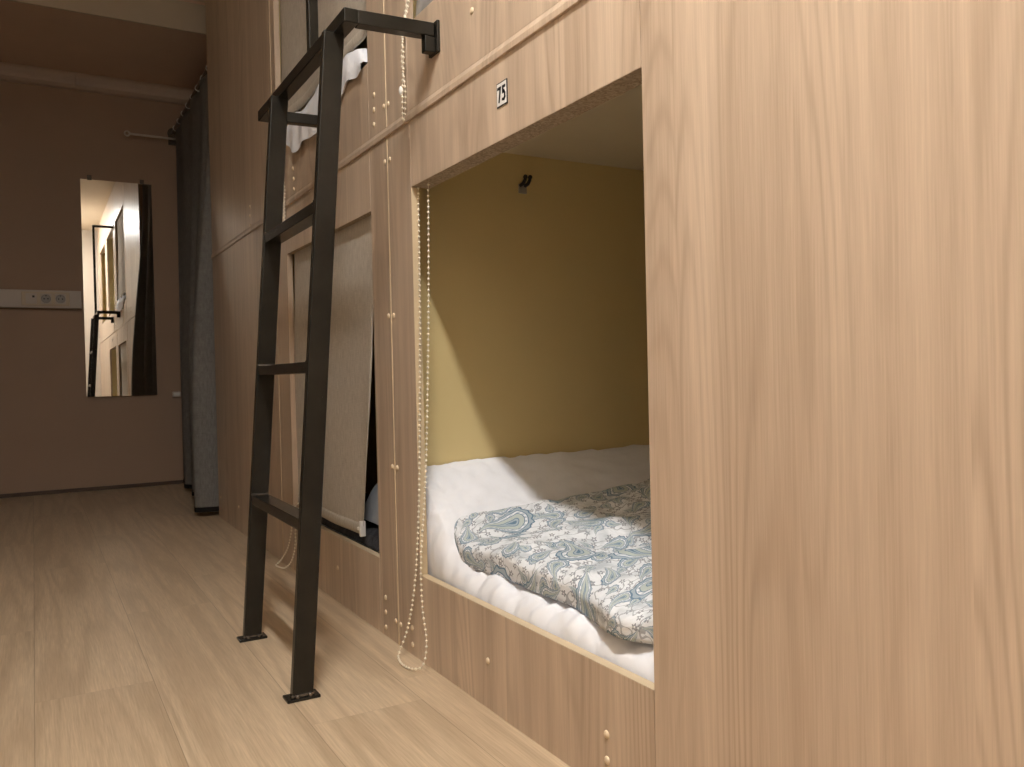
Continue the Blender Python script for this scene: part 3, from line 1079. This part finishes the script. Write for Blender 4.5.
# grab post rising from the handrail and turning back to the upper tier
bm = bmesh.new(); add_bar(bm, (XH, 1.850, ZT + 0.014), (XH, 1.850, 2.262), (1, 0, 0), 0.022, 0.022, 0.002)
part('grab_post', bm, M_steel, L)
bm = bmesh.new(); add_bar(bm, (XH - 0.011, 1.850, 2.273), (FX - 0.005, 1.850, 2.273), (0, 1, 0), 0.022, 0.022, 0.002)
add_box(bm, (FX - 0.006, 1.818, 2.24), (FX, 1.877, 2.30), 0.001)
part('grab_arm', bm, M_steel, L)

# ------------------------------------------------------------------ end wall: mirror, trunking, sockets
mt = thing('wall_mirror', 'tall frameless mirror hung on the dim end wall', 'mirror', (0.472, YB, 0.565))
tilt = math.radians(0.38)
mx0, mx1, mz0, mz1 = 0.276, 0.668, 0.565, 1.870


def tl(x, y, z):
    k = (z - mz0)
    return (x, YB - 0.006 - (1.32 - k) * math.tan(tilt) + y, z)


bm = bmesh.new()
f0 = [bm.verts.new(tl(*p)) for p in ((mx0, -0.004, mz0), (mx1, -0.004, mz0), (mx1, -0.004, mz1), (mx0, -0.004, mz1))]
f1 = [bm.verts.new(tl(*p)) for p in ((mx0, 0.0, mz0), (mx1, 0.0, mz0), (mx1, 0.0, mz1), (mx0, 0.0, mz1))]
bm.faces.new(f0); bm.faces.new(f1[::-1])
for i in range(4):
    j = (i + 1) % 4
    bm.faces.new((f0[i], f1[i], f1[j], f0[j]))
bmesh.ops.recalc_face_normals(bm, faces=bm.faces[:])
part('mirror_pane', bm, M_mirror, mt)
for x, z in ((0.325, mz1), (0.615, mz1)):
    s = 1 if z == mz1 else -1
    bm = bmesh.new()
    yy = tl(0, 0, z)[1]
    add_box(bm, (x - 0.012, yy - 0.006, min(z - s * 0.004, z + s * 0.026)), (x + 0.012, YB, max(z - s * 0.004, z + s * 0.026)), 0.002)
    part('mirror_clip', bm, M_brass, mt)

tr = thing('cable_trunking', 'pale cable trunking running along the end wall to the mirror', 'cable trunking', (-0.4, YB, 1.09))
bm = bmesh.new(); add_box(bm, (XL, YB - 0.045, 1.092), (0.262, YB, 1.195), 0.003)
M_trunk = plain('trunking_plastic', (0.60, 0.53, 0.46), 0.5, var=0.02)
part('trunking_body', bm, M_trunk, tr)
bm = bmesh.new(); add_box(bm, (XL, YB - 0.0475, 1.103), (-0.05, YB - 0.045, 1.184), 0.001)
part('trunking_lid', bm, M_trunk, tr)

so = thing('power_socket', 'triple socket plate set in the cable trunking left of mirror', 'socket', (0.07, YB - 0.045, 1.10))
bm = bmesh.new(); add_box(bm, (-0.045, YB - 0.055, 1.104), (0.200, YB - 0.0452, 1.184), 0.003)
part('cover_frame', bm, plain('ivory_plastic', (0.60, 0.50, 0.36), 0.45, var=0.02), so)
for k in range(3):
    cx_ = 0.004 + 0.0745 * k
    bm = bmesh.new()
    add_box(bm, (cx_ - 0.028, YB - 0.058, 1.114), (cx_ + 0.028, YB - 0.0552, 1.174), 0.002)
    if k == 0:
        ins = part('data_outlet', bm, M_trunk, so)
        bm = bmesh.new(); add_box(bm, (cx_ + 0.005, YB - 0.0590, 1.150), (cx_ + 0.017, YB - 0.0575, 1.162), 0.001)
        part('outlet_hole', bm, M_dark, ins)
    else:
        # round recess ring and two pin holes
        ins = part('socket_insert', bm, M_trunk, so)
        bm = bmesh.new()
        n = 28
        R0, R1 = 0.0255, 0.0195
        ya, yb = YB - 0.0605, YB - 0.0585
        ring_o = [bm.verts.new((cx_ + R0 * math.cos(2 * PI * i / n), ya, 1.144 + R0 * math.sin(2 * PI * i / n))) for i in range(n)]
        ring_i = [bm.verts.new((cx_ + R1 * math.cos(2 * PI * i / n), yb, 1.144 + R1 * math.sin(2 * PI * i / n))) for i in range(n)]
        for i in range(n):
            j = (i + 1) % n
            bm.faces.new((ring_o[i], ring_o[j], ring_i[j], ring_i[i]))
        bm.faces.new(ring_i)
        bmesh.ops.recalc_face_normals(bm, faces=bm.faces[:])
        part('socket_recess', bm, M_grey, ins)
        bm = bmesh.new()
        for dx in (-0.0095, 0.0095):
            add_cyl(bm, (cx_ + dx, YB - 0.0592, 1.144), (cx_ + dx, YB - 0.0582, 1.144), 0.0042, n=10)
        add_box(bm, (cx_ - 0.004, YB - 0.0592, 1.159), (cx_ + 0.004, YB - 0.0582, 1.164))
        part('pin_hole', bm, M_dark, ins)

t = thing('wall_switch', 'tiny pale switch low on the end wall beside the curtain', 'switch', (0.775, YB, 0.545))
bm = bmesh.new(); add_box(bm, (0.757, YB - 0.022, 0.548), (0.805, YB - 0.0002, 0.582), 0.004)
part('switch_box', bm, M_trunk, t)
bm = bmesh.new(); add_box(bm, (0.762, YB - 0.027, 0.556), (0.800, YB - 0.0222, 0.576), 0.002)
part('rocker', bm, M_plastic, t)

# ------------------------------------------------------------------ curtain, its rail, and the thin rod on the end wall
cr = thing('curtain_rail', 'brown curtain rail running from the end wall above the curtain', 'curtain rail', (0.80, 5.0, 2.2))
bm = bmesh.new(); add_cyl(bm, (0.80, 4.135, 2.205), (0.80, YB, 2.205), 0.010, n=14)
part('rail_tube', bm, plain('rail_brown', (0.17, 0.12, 0.085), 0.4, 0.3), cr)
bm = bmesh.new(); add_cyl(bm, (0.80, YB - 0.02, 2.205), (0.80, YB - 0.001, 2.205), 0.030, n=18)
add_box(bm, (0.775, YB - 0.012, 2.13), (0.83, YB - 0.001, 2.205), 0.002)
part('rail_flange', bm, M_brass, cr)
for k in range(9):
    y = 4.18 + 0.16 * k
    bm = bmesh.new()
    pts = [(0.80 + 0.016 * math.cos(2 * PI * i / 14), y + 0.002 * math.sin(2 * PI * i / 14), 2.199 + 0.017 * math.sin(2 * PI * i / 14)) for i in range(14)]
    add_tube(bm, pts, 0.0022, 6, True)
    part('curtain_ring', bm, M_plastic, cr)

rd = thing('curtain_rod', 'thin pale rod with ring finial on the end wall above mirror', 'rod', (0.70, 5.56, 2.15))
bm = bmesh.new(); add_cyl(bm, (0.548, 5.555, 2.160), (0.87, 5.555, 2.157), 0.0065, n=10)
part('rod_tube', bm, M_trunk, rd)
bm = bmesh.new()
add_tube(bm, [(0.535 + 0.014 * math.cos(2 * PI * i / 18), 5.555, 2.160 + 0.014 * math.sin(2 * PI * i / 18)) for i in range(18)], 0.005, 8, True)
part('ring_finial', bm, M_trunk, rd)
bm = bmesh.new(); add_box(bm, (0.845, 5.545, 2.145), (0.868, YB - 0.0002, 2.172), 0.002)
part('rod_bracket', bm, M_brass, rd)

path = [(0.775, 4.145), (0.72, 4.150), (0.662, 4.172), (0.660, 4.215), (0.715, 4.260), (0.790, 4.300), (0.815, 4.350), (0.770, 4.420), (0.715, 4.470), (0.720, 4.540),
        (0.800, 4.600), (0.830, 4.660), (0.780, 4.740), (0.735, 4.800), (0.760, 4.880), (0.830, 4.950), (0.840, 5.030), (0.780, 5.110), (0.755, 5.180), (0.790, 5.26),
        (0.840, 5.33), (0.820, 5.41), (0.790, 5.46)]


def curtain_pt(u, v):
    # v: 0 top .. 1 hem
    px, py = interp(path, u)
    k = 0.18 + 0.82 * smooth(0.0, 0.75, v)
    x = 0.80 + (px - 0.80) * k
    x += 0.006 * noise.noise(Vector((py * 9, v * 3, 1.0))) * v
    z = 2.188 - v * (2.188 - 0.022)
    return (x, py + 0.004 * math.sin(v * 7 + py * 5), z)


bm = bmesh.new()
add_grid(bm, curtain_pt, 170, 60)
bmesh.ops.solidify(bm, geom=bm.faces[:], thickness=0.003)
bmesh.ops.recalc_face_normals(bm, faces=bm.faces[:])
for f in bm.faces:
    f.smooth = True
ct = thing('curtain', 'charcoal floor-length curtain hanging past the far end of the pods', 'curtain', (0.78, 4.8, 0.02))
cf = part('curtain_cloth', bm, M_curtain, ct)
bm = bmesh.new()
add_grid(bm, lambda u, v: (lambda p: (p[0] - 0.0022, p[1] - 0.0012, 0.024 + 0.022 * v))(curtain_pt(u, 1.0)), 170, 2)
bmesh.ops.solidify(bm, geom=bm.faces[:], thickness=0.003)
bmesh.ops.recalc_face_normals(bm, faces=bm.faces[:])
part('curtain_hem', bm, plain('dark_hem', (0.03, 0.026, 0.024), 0.9), cf)

# ------------------------------------------------------------------ ceiling lamp over the corridor
LX, LY, LH = 0.11, 0.42, 0.50
lp = thing('ceiling_lamp', 'long ceiling batten lamp over the corridor, above the camera', 'lamp', (LX, LY, ZC))
bm = bmesh.new(); add_box(bm, (LX - 0.055, LY - LH - 0.01, ZC - 0.030), (LX + 0.055, LY + LH + 0.01, ZC - 0.0002), 0.006)
part('lamp_housing', bm, M_plastic, lp)
bm = bmesh.new(); add_box(bm, (LX - 0.045, LY - LH, ZC - 0.048), (LX + 0.045, LY + LH, ZC - 0.0305), 0.008)
part('lamp_diffuser', bm, M_lamp, lp)
for sy in (-1, 1):
    bm = bmesh.new()
    yc = LY + sy * (LH + 0.006)
    add_box(bm, (LX - 0.052, yc - 0.005, ZC - 0.052), (LX + 0.052, yc + 0.005, ZC - 0.0305), 0.002)
    part('end_cap', bm, M_plastic, lp)

# ------------------------------------------------------------------ world, camera, view
w = bpy.data.worlds.new('World')
scene.world = w
w.use_nodes = True
bg = w.node_tree.nodes['Background']
bg.inputs[0].default_value = (1.0, 0.85, 0.7, 1)
bg.inputs[1].default_value = 0.0

f_px, roll = 833.0, math.radians(1.3)
yaw, pitch = math.radians(29.8925), math.radians(0.7131)
fw = Vector((math.sin(yaw) * math.cos(pitch), math.cos(yaw) * math.cos(pitch), -math.sin(pitch)))
rt0 = Vector((math.cos(yaw), -math.sin(yaw), 0))
up0 = rt0.cross(fw)
rt = rt0 * math.cos(roll) - up0 * math.sin(roll)
up = rt0 * math.sin(roll) + up0 * math.cos(roll)
cam = bpy.data.cameras.new('camera')
co = bpy.data.objects.new('camera', cam)
C.objects.link(co)
cam.sensor_fit = 'HORIZONTAL'
cam.sensor_width = 36.0
cam.lens = 36.0 * f_px / 1024.0
cam.clip_start = 0.02
m = Matrix((rt, up, -fw)).transposed().to_4x4()
m.translation = Vector((0, 0, 0.65))
co.matrix_world = m
scene.camera = co

scene.view_settings.view_transform = 'Standard'
scene.view_settings.look = 'None'
scene.view_settings.gamma = 1.0
scene.view_settings.use_curve_mapping = False
scene.view_settings.exposure = 0.0
scene.cycles.max_bounces = 10
scene.cycles.diffuse_bounces = 6
scene.cycles.use_denoising = True
